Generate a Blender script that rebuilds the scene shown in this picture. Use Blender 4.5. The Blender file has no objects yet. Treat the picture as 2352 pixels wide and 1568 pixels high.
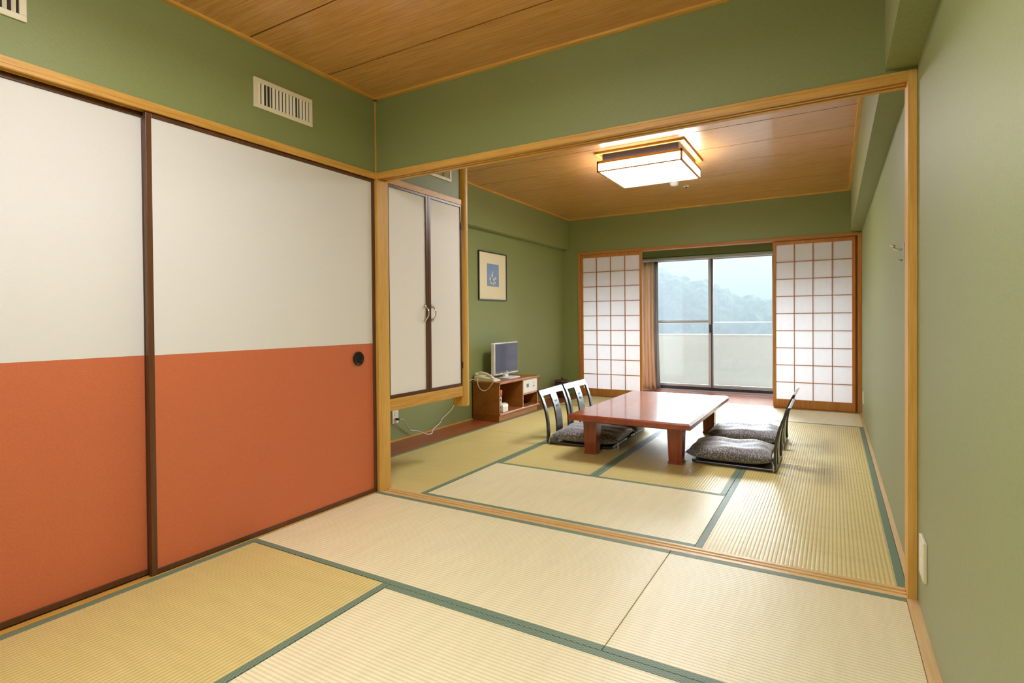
import bpy, bmesh, math, random
from mathutils import Vector, Matrix
random.seed(7)
SC = bpy.context.scene
COL = SC.collection

# ------------------------------------------------------------------ camera
CAMP = (2.4369, -2.5878, 1.0631)
YAW, PITCH, ROLL, FPX = 0.54223, -0.01103, -0.008304, 1278.8
cam_d = bpy.data.cameras.new('camera')
cam = bpy.data.objects.new('camera', cam_d)
COL.objects.link(cam)
cam_d.sensor_width = 36.0
cam_d.lens = FPX / 2352 * 36.0
cam_d.shift_x = 32.32 / 2352
cam_d.shift_y = -33.86 / 2352
cam_d.clip_start = 0.02
cam_d.clip_end = 5000
_f = Vector((-math.sin(YAW) * math.cos(PITCH), math.cos(YAW) * math.cos(PITCH), math.sin(PITCH)))
_r = Vector((math.cos(YAW), math.sin(YAW), 0))
_u = _r.cross(_f)
_r2 = _r * math.cos(ROLL) + _u * math.sin(ROLL)
_u2 = -_r * math.sin(ROLL) + _u * math.cos(ROLL)
cam.matrix_world = Matrix(((_r2.x, _u2.x, -_f.x, CAMP[0]), (_r2.y, _u2.y, -_f.y, CAMP[1]), (_r2.z, _u2.z, -_f.z, CAMP[2]), (0, 0, 0, 1)))
SC.camera = cam

# ------------------------------------------------------------------ world, sun, exposure
wd = bpy.data.worlds.new('world')
SC.world = wd
wd.use_nodes = True
wn = wd.node_tree
bg = wn.nodes['Background']
tc = wn.nodes.new('ShaderNodeTexCoord')
sx = wn.nodes.new('ShaderNodeSeparateXYZ')
rp = wn.nodes.new('ShaderNodeValToRGB')
wn.links.new(tc.outputs['Generated'], sx.inputs[0])
wn.links.new(sx.outputs['Z'], rp.inputs[0])
wn.links.new(rp.outputs[0], bg.inputs[0])
rp.color_ramp.elements[0].position = 0.0
rp.color_ramp.elements[0].color = (0.74, 0.80, 0.90, 1)
rp.color_ramp.elements[1].position = 0.5
rp.color_ramp.elements[1].color = (0.90, 0.94, 1.0, 1)
SKY = 0.66
bg.inputs[1].default_value = SKY

SUN = 56.0
sd = bpy.data.lights.new('daylight_sun', 'SUN')
sd.energy = SUN
sd.angle = math.radians(70)
sd.color = (0.94, 0.965, 1.0)
so = bpy.data.objects.new('daylight_sun', sd)
COL.objects.link(so)
_d = Vector((-0.20, -1.0, -0.44)).normalized()
so.rotation_euler = _d.to_track_quat('-Z', 'Y').to_euler()

LAMP_FAR = 29.0
LAMP_FRONT = 26.0
SC.view_settings.view_transform = 'Standard'
SC.view_settings.look = 'None'
SC.view_settings.exposure = 0.15
SC.view_settings.gamma = 1.0
SC.view_settings.use_curve_mapping = False
cy = SC.cycles
cy.use_denoising = True
cy.max_bounces = 10
cy.diffuse_bounces = 6
cy.glossy_bounces = 4
cy.transmission_bounces = 6
cy.transparent_max_bounces = 12
cy.volume_bounces = 1
cy.sample_clamp_indirect = 6.0
cy.caustics_reflective = False
cy.caustics_refractive = False


# ------------------------------------------------------------------ colour and material helpers
def lin(c):
    return tuple((x / 255 / 12.92) if x / 255 <= 0.04045 else ((x / 255 + 0.055) / 1.055) ** 2.4 for x in c) + (1,)


def new_mat(name):
    m = bpy.data.materials.new(name)
    m.use_nodes = True
    nt = m.node_tree
    b = nt.nodes['Principled BSDF']
    return m, nt, b


def setp(b, rough=0.5, spec=0.5, metal=0.0, coat=0.0, coat_r=0.05):
    b.inputs['Roughness'].default_value = rough
    b.inputs['Specular IOR Level'].default_value = spec
    b.inputs['Metallic'].default_value = metal
    b.inputs['Coat Weight'].default_value = coat
    b.inputs['Coat Roughness'].default_value = coat_r


def plain(name, c, rough=0.5, spec=0.5, metal=0.0, coat=0.0, var=0.04, scale=30.0, bump=0.0):
    m, nt, b = new_mat(name)
    setp(b, rough, spec, metal, coat)
    t = nt.nodes.new('ShaderNodeTexCoord')
    n = nt.nodes.new('ShaderNodeTexNoise')
    n.inputs['Scale'].default_value = scale
    n.inputs['Detail'].default_value = 3
    nt.links.new(t.outputs['Object'], n.inputs['Vector'])
    r = nt.nodes.new('ShaderNodeValToRGB')
    L = lin(c)
    r.color_ramp.elements[0].position = 0.3
    r.color_ramp.elements[1].position = 0.7
    r.color_ramp.elements[0].color = tuple(max(0, x * (1 - var)) for x in L[:3]) + (1,)
    r.color_ramp.elements[1].color = tuple(min(1, x * (1 + var)) for x in L[:3]) + (1,)
    nt.links.new(n.outputs['Fac'], r.inputs[0])
    nt.links.new(r.outputs[0], b.inputs['Base Color'])
    if bump:
        bp = nt.nodes.new('ShaderNodeBump')
        bp.inputs['Strength'].default_value = bump
        bp.inputs['Distance'].default_value = 0.002
        nt.links.new(n.outputs['Fac'], bp.inputs['Height'])
        nt.links.new(bp.outputs[0], b.inputs['Normal'])
    return m


def wood(name, c1, c2, axis='x', rough=0.45, spec=0.4, coat=0.0, fine=90.0, stretch=18.0, coat_r=0.1, bump=0.08, big=0.45):
    m, nt, b = new_mat(name)
    setp(b, rough, spec, 0, coat, coat_r)
    t = nt.nodes.new('ShaderNodeTexCoord')
    mp = nt.nodes.new('ShaderNodeMapping')
    s = {'x': (1 / stretch, 1, 1), 'y': (1, 1 / stretch, 1), 'z': (1, 1, 1 / stretch)}[axis]
    mp.inputs['Scale'].default_value = s
    nt.links.new(t.outputs['Object'], mp.inputs[0])
    n = nt.nodes.new('ShaderNodeTexNoise')
    n.inputs['Scale'].default_value = fine
    n.inputs['Detail'].default_value = 4
    n.inputs['Roughness'].default_value = 0.6
    n2 = nt.nodes.new('ShaderNodeTexNoise')
    n2.inputs['Scale'].default_value = fine / 9
    n2.inputs['Detail'].default_value = 2
    nt.links.new(mp.outputs[0], n.inputs['Vector'])
    nt.links.new(mp.outputs[0], n2.inputs['Vector'])
    mx = nt.nodes.new('ShaderNodeMath')
    mx.operation = 'MULTIPLY_ADD'
    mx.inputs[1].default_value = 1 - big
    mm = nt.nodes.new('ShaderNodeMath')
    mm.operation = 'MULTIPLY'
    mm.inputs[1].default_value = big
    nt.links.new(n2.outputs['Fac'], mm.inputs[0])
    nt.links.new(n.outputs['Fac'], mx.inputs[0])
    nt.links.new(mm.outputs[0], mx.inputs[2])
    r = nt.nodes.new('ShaderNodeValToRGB')
    r.color_ramp.elements[0].position = 0.36
    r.color_ramp.elements[1].position = 0.62
    r.color_ramp.elements[0].color = lin(c1)
    r.color_ramp.elements[1].color = lin(c2)
    nt.links.new(mx.outputs[0], r.inputs[0])
    nt.links.new(r.outputs[0], b.inputs['Base Color'])
    if bump:
        bp = nt.nodes.new('ShaderNodeBump')
        bp.inputs['Strength'].default_value = bump
        bp.inputs['Distance'].default_value = 0.001
        nt.links.new(mx.outputs[0], bp.inputs['Height'])
        nt.links.new(bp.outputs[0], b.inputs['Normal'])
    return m


def wallpaper(name, c, seam=False):
    """woven green wallpaper: fine threads both ways"""
    m, nt, b = new_mat(name)
    setp(b, 0.55, 0.5)
    b.inputs['Sheen Weight'].default_value = 0.22
    b.inputs['Sheen Roughness'].default_value = 0.4
    t = nt.nodes.new('ShaderNodeTexCoord')
    outs = []
    for s in ((60, 60, 900), (900, 900, 60), (330, 330, 330)):
        mp = nt.nodes.new('ShaderNodeMapping')
        mp.inputs['Scale'].default_value = s
        nt.links.new(t.outputs['Object'], mp.inputs[0])
        n = nt.nodes.new('ShaderNodeTexNoise')
        n.inputs['Scale'].default_value = 1.0
        n.inputs['Detail'].default_value = 1.5
        nt.links.new(mp.outputs[0], n.inputs['Vector'])
        outs.append(n)
    a = nt.nodes.new('ShaderNodeMath')
    a.operation = 'ADD'
    nt.links.new(outs[0].outputs['Fac'], a.inputs[0])
    nt.links.new(outs[1].outputs['Fac'], a.inputs[1])
    a2 = nt.nodes.new('ShaderNodeMath')
    a2.operation = 'ADD'
    nt.links.new(a.outputs[0], a2.inputs[0])
    nt.links.new(outs[2].outputs['Fac'], a2.inputs[1])
    a3 = nt.nodes.new('ShaderNodeMath')
    a3.operation = 'MULTIPLY'
    a3.inputs[1].default_value = 1 / 3
    nt.links.new(a2.outputs[0], a3.inputs[0])
    r = nt.nodes.new('ShaderNodeValToRGB')
    L = lin(c)
    r.color_ramp.elements[0].position = 0.38
    r.color_ramp.elements[1].position = 0.62
    r.color_ramp.elements[0].color = (L[0] * 0.86, L[1] * 0.88, L[2] * 0.80, 1)
    r.color_ramp.elements[1].color = (L[0] * 1.14, L[1] * 1.12, L[2] * 1.20, 1)
    nt.links.new(a3.outputs[0], r.inputs[0])
    nt.links.new(r.outputs[0], b.inputs['Base Color'])
    bp = nt.nodes.new('ShaderNodeBump')
    bp.inputs['Strength'].default_value = 0.25
    bp.inputs['Distance'].default_value = 0.0006
    nt.links.new(a3.outputs[0], bp.inputs['Height'])
    nt.links.new(bp.outputs[0], b.inputs['Normal'])
    return m


def tatami(name, c_rib, c_groove):
    """rush weave; ribs run along the object's local X"""
    m, nt, b = new_mat(name)
    setp(b, 0.38, 0.5)
    t = nt.nodes.new('ShaderNodeTexCoord')
    sp = nt.nodes.new('ShaderNodeSeparateXYZ')
    nt.links.new(t.outputs['Object'], sp.inputs[0])
    mu = nt.nodes.new('ShaderNodeMath')
    mu.operation = 'MULTIPLY'
    mu.inputs[1].default_value = 2 * math.pi / 0.0165
    nt.links.new(sp.outputs['Y'], mu.inputs[0])
    sn = nt.nodes.new('ShaderNodeMath')
    sn.operation = 'SINE'
    nt.links.new(mu.outputs[0], sn.inputs[0])
    ab = nt.nodes.new('ShaderNodeMapRange')
    ab.inputs['From Min'].default_value = -1
    ab.inputs['From Max'].default_value = 0.2
    nt.links.new(sn.outputs[0], ab.inputs['Value'])
    # cross rushes
    mp = nt.nodes.new('ShaderNodeMapping')
    mp.inputs['Scale'].default_value = (420, 14, 1)
    nt.links.new(t.outputs['Object'], mp.inputs[0])
    n = nt.nodes.new('ShaderNodeTexNoise')
    n.inputs['Scale'].default_value = 1
    n.inputs['Detail'].default_value = 2
    nt.links.new(mp.outputs[0], n.inputs['Vector'])
    mp2 = nt.nodes.new('ShaderNodeMapping')
    mp2.inputs['Scale'].default_value = (22, 3, 1)
    nt.links.new(t.outputs['Object'], mp2.inputs[0])
    n2 = nt.nodes.new('ShaderNodeTexNoise')
    n2.inputs['Scale'].default_value = 1
    n2.inputs['Detail'].default_value = 4
    nt.links.new(mp2.outputs[0], n2.inputs['Vector'])
    r = nt.nodes.new('ShaderNodeMixRGB')
    r.inputs[1].default_value = lin(c_groove)
    r.inputs[2].default_value = lin(c_rib)
    nt.links.new(ab.outputs[0], r.inputs[0])
    r2 = nt.nodes.new('ShaderNodeMixRGB')
    r2.blend_type = 'MULTIPLY'
    r2.inputs[0].default_value = 1
    nt.links.new(r.outputs[0], r2.inputs[1])
    cr = nt.nodes.new('ShaderNodeValToRGB')
    cr.color_ramp.elements[0].position = 0.3
    cr.color_ramp.elements[1].position = 0.7
    cr.color_ramp.elements[0].color = (0.87, 0.86, 0.80, 1)
    cr.color_ramp.elements[1].color = (1.0, 1.0, 1.0, 1)
    ad = nt.nodes.new('ShaderNodeMath')
    ad.operation = 'ADD'
    nt.links.new(n.outputs['Fac'], ad.inputs[0])
    nt.links.new(n2.outputs['Fac'], ad.inputs[1])
    hf = nt.nodes.new('ShaderNodeMath')
    hf.operation = 'MULTIPLY'
    hf.inputs[1].default_value = 0.5
    nt.links.new(ad.outputs[0], hf.inputs[0])
    nt.links.new(hf.outputs[0], cr.inputs[0])
    nt.links.new(cr.outputs[0], r2.inputs[2])
    nt.links.new(r2.outputs[0], b.inputs['Base Color'])
    h = nt.nodes.new('ShaderNodeMath')
    h.operation = 'MULTIPLY_ADD'
    h.inputs[1].default_value = 0.25
    nt.links.new(n.outputs['Fac'], h.inputs[0])
    nt.links.new(ab.outputs[0], h.inputs[2])
    bp = nt.nodes.new('ShaderNodeBump')
    bp.inputs['Strength'].default_value = 0.4
    bp.inputs['Distance'].default_value = 0.0016
    nt.links.new(h.outputs[0], bp.inputs['Height'])
    nt.links.new(bp.outputs[0], b.inputs['Normal'])
    return m


def heri(name, c, c2):
    """tatami edging cloth with a small lozenge weave"""
    m, nt, b = new_mat(name)
    setp(b, 0.5, 0.4)
    t = nt.nodes.new('ShaderNodeTexCoord')
    sp = nt.nodes.new('ShaderNodeSeparateXYZ')
    nt.links.new(t.outputs['Object'], sp.inputs[0])
    ws = []
    for sgn in (1, -1):
        k = nt.nodes.new('ShaderNodeMath')
        k.operation = 'MULTIPLY_ADD'
        k.inputs[1].default_value = 1.9 * sgn
        nt.links.new(sp.outputs['Y'], k.inputs[0])
        nt.links.new(sp.outputs['X'], k.inputs[2])
        k2 = nt.nodes.new('ShaderNodeMath')
        k2.operation = 'MULTIPLY'
        k2.inputs[1].default_value = 2 * math.pi / 0.022
        nt.links.new(k.outputs[0], k2.inputs[0])
        s = nt.nodes.new('ShaderNodeMath')
        s.operation = 'COSINE'
        nt.links.new(k2.outputs[0], s.inputs[0])
        ws.append(s)
    mxx = nt.nodes.new('ShaderNodeMath')
    mxx.operation = 'MAXIMUM'
    nt.links.new(ws[0].outputs[0], mxx.inputs[0])
    nt.links.new(ws[1].outputs[0], mxx.inputs[1])
    r = nt.nodes.new('ShaderNodeValToRGB')
    r.color_ramp.elements[0].position = 0.80
    r.color_ramp.elements[1].position = 0.95
    r.color_ramp.elements[0].color = lin(c)
    r.color_ramp.elements[1].color = lin(c2)
    nt.links.new(mxx.outputs[0], r.inputs[0])
    nt.links.new(r.outputs[0], b.inputs['Base Color'])
    return m


def emis(name, c, s):
    m, nt, b = new_mat(name)
    b.inputs['Base Color'].default_value = lin((245, 245, 240))
    b.inputs['Emission Color'].default_value = lin(c)
    b.inputs['Emission Strength'].default_value = s
    return m


GREEN = (135, 146, 90)
M = {}
M['green'] = wallpaper('green_wallpaper', GREEN)
M['trim_x'] = wood('cedar_trim_x', (200, 148, 62), (226, 180, 92), 'x')
M['trim_y'] = wood('cedar_trim_y', (200, 148, 62), (226, 180, 92), 'y')
M['trim_z'] = wood('cedar_trim_z', (204, 154, 68), (228, 184, 98), 'z')
M['sill_x'] = wood('pale_sill_x', (214, 176, 108), (234, 204, 146), 'x', rough=0.3, coat=0.4)  # paler, glossier wood than the trims
M['sill_y'] = wood('pale_sill_y', (210, 174, 116), (230, 200, 150), 'y', rough=0.35, coat=0.3)
M['groove'] = wood('groove_wood', (110, 66, 26), (140, 88, 40), 'x')
M['ceil'] = wood('ceiling_board', (196, 138, 74), (218, 164, 98), 'x', rough=0.25, spec=0.6, coat=0.5, coat_r=0.15, fine=140, stretch=26, bump=0.02, big=0.15)
M['ceil_dark'] = plain('ceiling_gap', (60, 34, 14), 0.8)
M['tat_sheen'] = tatami('tatami_sheen_tint', (249, 242, 204), (232, 220, 170))  # same rush as the straw mats, directional sheen put into a paler colour
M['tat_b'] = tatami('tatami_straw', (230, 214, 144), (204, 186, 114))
M['heri'] = heri('green_edging', (98, 122, 98), (142, 162, 140))
M['board'] = wood('dark_floor_board', (128, 66, 34), (158, 88, 50), 'y', rough=0.35, spec=0.45)
M['veranda'] = wood('veranda_floor', (150, 76, 48), (184, 108, 76), 'x', rough=0.2, spec=0.5, coat=0.4)
M['white_paper'] = plain('ivory_paper', (228, 227, 220), 0.65, 0.25, var=0.015, scale=220, bump=0.15)
M['door_paper'] = plain('white_door_paper', (246, 245, 240), 0.6, 0.35, var=0.012, scale=220, bump=0.15)
M['orange_paper'] = plain('orange_paper', (206, 114, 74), 0.5, 0.35, var=0.06, scale=160, bump=0.2)
M['brown_frame'] = wood('brown_lacquer_frame', (84, 52, 30), (104, 68, 42), 'z', rough=0.35)
M['brown_frame_y'] = wood('brown_lacquer_rail', (84, 52, 30), (104, 68, 42), 'y', rough=0.35)
M['dark_metal'] = plain('dark_bronze', (56, 52, 44), 0.35, 0.5, metal=0.7)
M['chrome'] = plain('chrome', (220, 220, 218), 0.15, 0.5, metal=1.0, var=0.01)
M['cream'] = plain('cream_plastic', (232, 226, 196), 0.45, 0.4, var=0.01)
M['white_pl'] = plain('white_plastic', (236, 236, 232), 0.4, 0.45, var=0.01)
M['grey_pl'] = plain('grey_plastic', (150, 150, 152), 0.5)
M['vent_dark'] = plain('vent_hollow', (46, 42, 34), 0.8)
M['table'] = wood('red_lacquer_table', (128, 46, 22), (172, 78, 40), 'y', rough=0.28, spec=0.5, coat=1.0, coat_r=0.10, fine=26, stretch=5, bump=0.10)
M['table_z'] = wood('red_lacquer_leg', (126, 48, 24), (158, 72, 40), 'z', rough=0.25, spec=0.5, coat=0.5, fine=40)
M['black'] = plain('black_lacquer', (24, 23, 32), 0.42, 0.6, coat=1.0, var=0.03)
M['black'].node_tree.nodes['Principled BSDF'].inputs['Coat Roughness'].default_value = 0.22
M['stand'] = wood('walnut_stand', (142, 86, 34), (172, 112, 50), 'y', rough=0.35, spec=0.45, fine=70)
M['stand_edge'] = wood('walnut_edge', (170, 108, 74), (192, 130, 96), 'y', rough=0.2, spec=0.6, coat=0.4)
M['shoji_wood'] = wood('shoji_cedar', (176, 114, 46), (200, 140, 70), 'z', rough=0.5)
M['shoji_rail'] = wood('shoji_cedar_rail', (170, 108, 42), (194, 134, 64), 'x', rough=0.5)
M['alu'] = plain('pale_aluminium', (196, 196, 194), 0.4, 0.5, metal=0.3, var=0.01)
M['alu_dark'] = plain('dark_blue_gasket', (40, 42, 72), 0.4, 0.5, var=0.02)
M['bronze'] = plain('dark_window_track', (48, 44, 52), 0.4, 0.5, var=0.02)
M['concrete'] = plain('balcony_concrete', (226, 228, 226), 0.8, 0.2, var=0.02, scale=12)
M['render'] = plain('bounce_render', (150, 148, 142), 0.85, 0.2, scale=6)  # grey chosen for how much sun the added facade bounces
M['brown_jar'] = plain('mottled_lacquer', (74, 46, 36), 0.25, 0.5, coat=0.5, var=0.5, scale=60)
M['cord'] = plain('white_cord', (216, 212, 206), 0.5, 0.4, var=0.01)
M['orange_pl'] = plain('orange_plastic', (236, 130, 40), 0.4)


def shoji_paper():
    m = bpy.data.materials.new('shoji_paper')
    m.use_nodes = True
    nt = m.node_tree
    nt.nodes.clear()
    o = nt.nodes.new('ShaderNodeOutputMaterial')
    d = nt.nodes.new('ShaderNodeBsdfDiffuse')
    t = nt.nodes.new('ShaderNodeBsdfTranslucent')
    x = nt.nodes.new('ShaderNodeMixShader')
    n = nt.nodes.new('ShaderNodeTexNoise')
    n.inputs['Scale'].default_value = 18
    r = nt.nodes.new('ShaderNodeValToRGB')
    r.color_ramp.elements[0].color = lin((236, 236, 246))
    r.color_ramp.elements[1].color = lin((244, 244, 252))
    nt.links.new(n.outputs['Fac'], r.inputs[0])
    nt.links.new(r.outputs[0], d.inputs[0])
    nt.links.new(r.outputs[0], t.inputs[0])
    x.inputs[0].default_value = 0.20
    nt.links.new(d.outputs[0], x.inputs[1])
    nt.links.new(t.outputs[0], x.inputs[2])
    nt.links.new(x.outputs[0], o.inputs[0])
    return m


M['shoji'] = shoji_paper()


def glass_mat():
    m = bpy.data.materials.new('window_glass')
    m.use_nodes = True
    nt = m.node_tree
    nt.nodes.clear()
    o = nt.nodes.new('ShaderNodeOutputMaterial')
    t = nt.nodes.new('ShaderNodeBsdfTransparent')
    t.inputs[0].default_value = (0.93, 0.96, 0.96, 1)
    g = nt.nodes.new('ShaderNodeBsdfGlossy')
    g.inputs['Roughness'].default_value = 0.02
    f = nt.nodes.new('ShaderNodeFresnel')
    f.inputs[0].default_value = 1.45
    x = nt.nodes.new('ShaderNodeMixShader')
    nt.links.new(f.outputs[0], x.inputs[0])
    nt.links.new(t.outputs[0], x.inputs[1])
    nt.links.new(g.outputs[0], x.inputs[2])
    nt.links.new(x.outputs[0], o.inputs[0])
    return m


M['glass'] = glass_mat()


def cushion_mat():
    m, nt, b = new_mat('patterned_grey_cloth')
    setp(b, 0.5, 0.4)
    b.inputs['Sheen Weight'].default_value = 0.5
    t = nt.nodes.new('ShaderNodeTexCoord')
    v = nt.nodes.new('ShaderNodeTexVoronoi')
    v.inputs['Scale'].default_value = 88
    nt.links.new(t.outputs['Object'], v.inputs['Vector'])
    r = nt.nodes.new('ShaderNodeValToRGB')
    r.color_ramp.elements[0].position = 0.26
    r.color_ramp.elements[1].position = 0.42
    r.color_ramp.elements[0].color = lin((196, 194, 182))
    r.color_ramp.elements[1].color = lin((100, 98, 110))
    nt.links.new(v.outputs['Distance'], r.inputs[0])
    nt.links.new(r.outputs[0], b.inputs['Base Color'])
    return m


M['cushion'] = cushion_mat()


def curtain_mat(name, c1, c2, tr):
    m, nt, b = new_mat(name)
    setp(b, 0.8, 0.2)
    t = nt.nodes.new('ShaderNodeTexCoord')
    mp = nt.nodes.new('ShaderNodeMapping')
    mp.inputs['Scale'].default_value = (60, 60, 1.2)
    nt.links.new(t.outputs['Object'], mp.inputs[0])
    n = nt.nodes.new('ShaderNodeTexNoise')
    n.inputs['Scale'].default_value = 1
    nt.links.new(mp.outputs[0], n.inputs['Vector'])
    r = nt.nodes.new('ShaderNodeValToRGB')
    r.color_ramp.elements[0].position = 0.35
    r.color_ramp.elements[1].position = 0.65
    r.color_ramp.elements[0].color = lin(c1)
    r.color_ramp.elements[1].color = lin(c2)
    nt.links.new(n.outputs['Fac'], r.inputs[0])
    nt.links.new(r.outputs[0], b.inputs['Base Color'])
    tl = nt.nodes.new('ShaderNodeBsdfTranslucent')
    nt.links.new(r.outputs[0], tl.inputs[0])
    x = nt.nodes.new('ShaderNodeMixShader')
    x.inputs[0].default_value = tr
    o = nt.nodes['Material Output']
    nt.links.new(b.outputs[0], x.inputs[1])
    nt.links.new(tl.outputs[0], x.inputs[2])
    nt.links.new(x.outputs[0], o.inputs[0])
    return m


M['curtain'] = curtain_mat('russet_curtain', (208, 172, 138), (232, 204, 172), 0.12)
M['sheer'] = curtain_mat('grey_sheer', (150, 146, 142), (178, 174, 170), 0.5)


# ------------------------------------------------------------------ mesh helpers
def box(bm, x0, x1, y0, y1, z0, z1):
    vs = [bm.verts.new((x, y, z)) for x in (x0, x1) for y in (y0, y1) for z in (z0, z1)]
    for f in ((0, 1, 3, 2), (4, 6, 7, 5), (0, 4, 5, 1), (2, 3, 7, 6), (0, 2, 6, 4), (1, 5, 7, 3)):
        bm.faces.new([vs[i] for i in f])


def hexa(bm, pts):
    """8 points: bottom ring of 4 then top ring of 4"""
    vs = [bm.verts.new(p) for p in pts]
    bm.faces.new([vs[i] for i in (3, 2, 1, 0)])
    bm.faces.new([vs[i] for i in (4, 5, 6, 7)])
    for i in range(4):
        j = (i + 1) % 4
        bm.faces.new([vs[i], vs[j], vs[4 + j], vs[4 + i]])


def prism(bm, pts2, lo, hi, axis='z'):
    """extrude a closed 2D outline"""
    def P(a, b, c):
        return {'z': (a, b, c), 'y': (a, c, b), 'x': (c, a, b)}[axis]
    n = len(pts2)
    A = [bm.verts.new(P(a, b, lo)) for a, b in pts2]
    B = [bm.verts.new(P(a, b, hi)) for a, b in pts2]
    bm.faces.new(A[::-1])
    bm.faces.new(B)
    for i in range(n):
        j = (i + 1) % n
        bm.faces.new([A[i], A[j], B[j], B[i]])


def lathe(bm, prof, cx=0, cy=0, seg=32, cap=True):
    rings = []
    for r, z in prof:
        if r < 1e-5:
            rings.append([bm.verts.new((cx, cy, z))])
        else:
            rings.append([bm.verts.new((cx + r * math.cos(2 * math.pi * i / seg), cy + r * math.sin(2 * math.pi * i / seg), z)) for i in range(seg)])
    for a, b in zip(rings, rings[1:]):
        for i in range(seg):
            j = (i + 1) % seg
            if len(a) == 1 and len(b) == 1:
                continue
            if len(a) == 1:
                bm.faces.new([a[0], b[j], b[i]])
            elif len(b) == 1:
                bm.faces.new([a[i], a[j], b[0]])
            else:
                bm.faces.new([a[i], a[j], b[j], b[i]])
    if cap:
        for rg, rev in ((rings[0], True), (rings[-1], False)):
            if len(rg) > 1:
                bm.faces.new(rg[::-1] if rev else rg)


def tube(bm, pts, r, seg=8, smooth=6):
    """round tube through control points (Catmull-Rom)"""
    P = [Vector(p) for p in pts]
    Q = []
    for i in range(len(P) - 1):
        p0, p1, p2, p3 = P[max(i - 1, 0)], P[i], P[i + 1], P[min(i + 2, len(P) - 1)]
        for k in range(smooth):
            t = k / smooth
            Q.append(0.5 * ((2 * p1) + (p2 - p0) * t + (2 * p0 - 5 * p1 + 4 * p2 - p3) * t * t + (3 * p1 - p0 - 3 * p2 + p3) * t ** 3))
    Q.append(P[-1])
    rings = []
    up = Vector((0, 0, 1))
    for i, q in enumerate(Q):
        d = (Q[min(i + 1, len(Q) - 1)] - Q[max(i - 1, 0)]).normalized()
        a = d.cross(up)
        if a.length < 0.05:
            a = d.cross(Vector((0, 1, 0)))
        a.normalize()
        b = a.cross(d)
        rings.append([bm.verts.new(q + (a * math.cos(2 * math.pi * k / seg) + b * math.sin(2 * math.pi * k / seg)) * r) for k in range(seg)])
    for A, B in zip(rings, rings[1:]):
        for k in range(seg):
            j = (k + 1) % seg
            bm.faces.new([A[k], A[j], B[j], B[k]])
    bm.faces.new(rings[0][::-1])
    bm.faces.new(rings[-1])


def mk(name, fill, mat, parent=None, loc=None, rotz=0.0, bevel=0.0, smooth=False, seg=2, org=None):
    """fill(bm) -> ONE mesh object. org: subtract this origin from world-coordinate vertices"""
    bm = bmesh.new()
    fill(bm)
    if org is not None:
        o_ = Vector(org)
        for v in bm.verts:
            v.co -= o_
    bmesh.ops.recalc_face_normals(bm, faces=bm.faces)
    me = bpy.data.meshes.new(name)
    bm.to_mesh(me)
    bm.free()
    if smooth:
        for p in me.polygons:
            p.use_smooth = True
    me.materials.append(mat)
    o = bpy.data.objects.new(name, me)
    COL.objects.link(o)
    if parent is not None:
        o.parent = parent
    if loc is not None:
        o.location = loc
    o.rotation_euler = (0, 0, rotz)
    if bevel:
        md = o.modifiers.new('bevel', 'BEVEL')
        md.width = bevel
        md.segments = seg
        md.limit_method = 'ANGLE'
        md.angle_limit = math.radians(40)
    return o


def B(*a):
    return lambda bm: box(bm, *a)


def BB(*boxes):
    def f(bm):
        for b in boxes:
            box(bm, *b)
    return f


def tag(o, label=None, cat=None, group=None, kind=None):
    if label:
        o['label'] = label
    if cat:
        o['category'] = cat
    if group:
        o['group'] = group
    if kind:
        o['kind'] = kind
    return o


def thing(name, label, cat, loc=(0, 0, 0), rotz=0.0, group=None, kind=None):
    o = bpy.data.objects.new(name, None)
    COL.objects.link(o)
    o.empty_display_size = 0.1
    o.location = loc
    o.rotation_euler = (0, 0, rotz)
    return tag(o, label, cat, group, kind)


def struct(name, fill, mat, bevel=0.0, smooth=False):
    return tag(mk(name, fill, mat, bevel=bevel, smooth=smooth), kind='structure')


def kids(o):
    return [c for c in bpy.data.objects if c.parent == o]


def copy_tree(o, parent=None):
    c = o.copy()
    COL.objects.link(c)
    if parent is not None:
        c.parent = parent
    for ch in kids(o):
        copy_tree(ch, c)
    return c


# ------------------------------------------------------------------ main dimensions (metres)
W = 2.707        # right wall
S = 0.094        # thickness of the partition between the rooms
XR = -0.90       # back of the recess / left wall of the far room
ZL = 1.95        # underside of the head rails
ZLT = 1.985      # their top
ZC = 2.44        # near ceiling
ZC2 = 2.495      # far ceiling
YB = -3.7        # back of near room
YF = 4.78        # far wall plane (inner face)
YG = 6.0         # glazing
SB = 2.607       # inner face of the right-hand boxed beam
ZSB = 2.0

# ------------------------------------------------------------------ floor and walls
struct('floor', BB((-1.1, W + 0.15, YB - 0.1, 6.3, -0.16, -0.055)), M['board'])
struct('wall_right', B(W, W + 0.12, YB, 6.1, -0.055, 2.62), M['green'])
struct('wall_back', B(-0.2, W, YB - 0.12, YB, -0.055, 2.62), M['green'])
struct('wall_left', BB((-0.22, 0.0, YB, 0.0, ZLT, ZC + 0.02), (-0.22, 0.0, YB, -2.72, -0.055, ZLT), (-0.22, -0.11, -2.72, 0.0, -0.055, ZLT)), M['green'])
struct('wall_front', BB((0.0, SB, 0.0, S, ZLT, ZC2 + 0.06), (SB, W, 0.0, S, ZLT, ZC2 + 0.06), (XR - 0.1, -0.10, 0.0, S, -0.055, ZC2 + 0.06), (-0.10, 0.0, 0.0, S, ZLT, ZC2 + 0.06)), M['green'])
struct('wall_left_far', B(XR - 0.12, XR, S, 6.1, -0.055, 2.62), M['green'])
struct('wall_cabinet_head', B(XR, -0.012, S, 0.925, ZLT, ZC2), M['green'])
struct('wall_far', BB((XR, -0.662, YF, YF + 0.10, 0.0, 2.6), (-0.662, W, YF, YF + 0.10, 2.012, 2.6)), M['green'])
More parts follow.
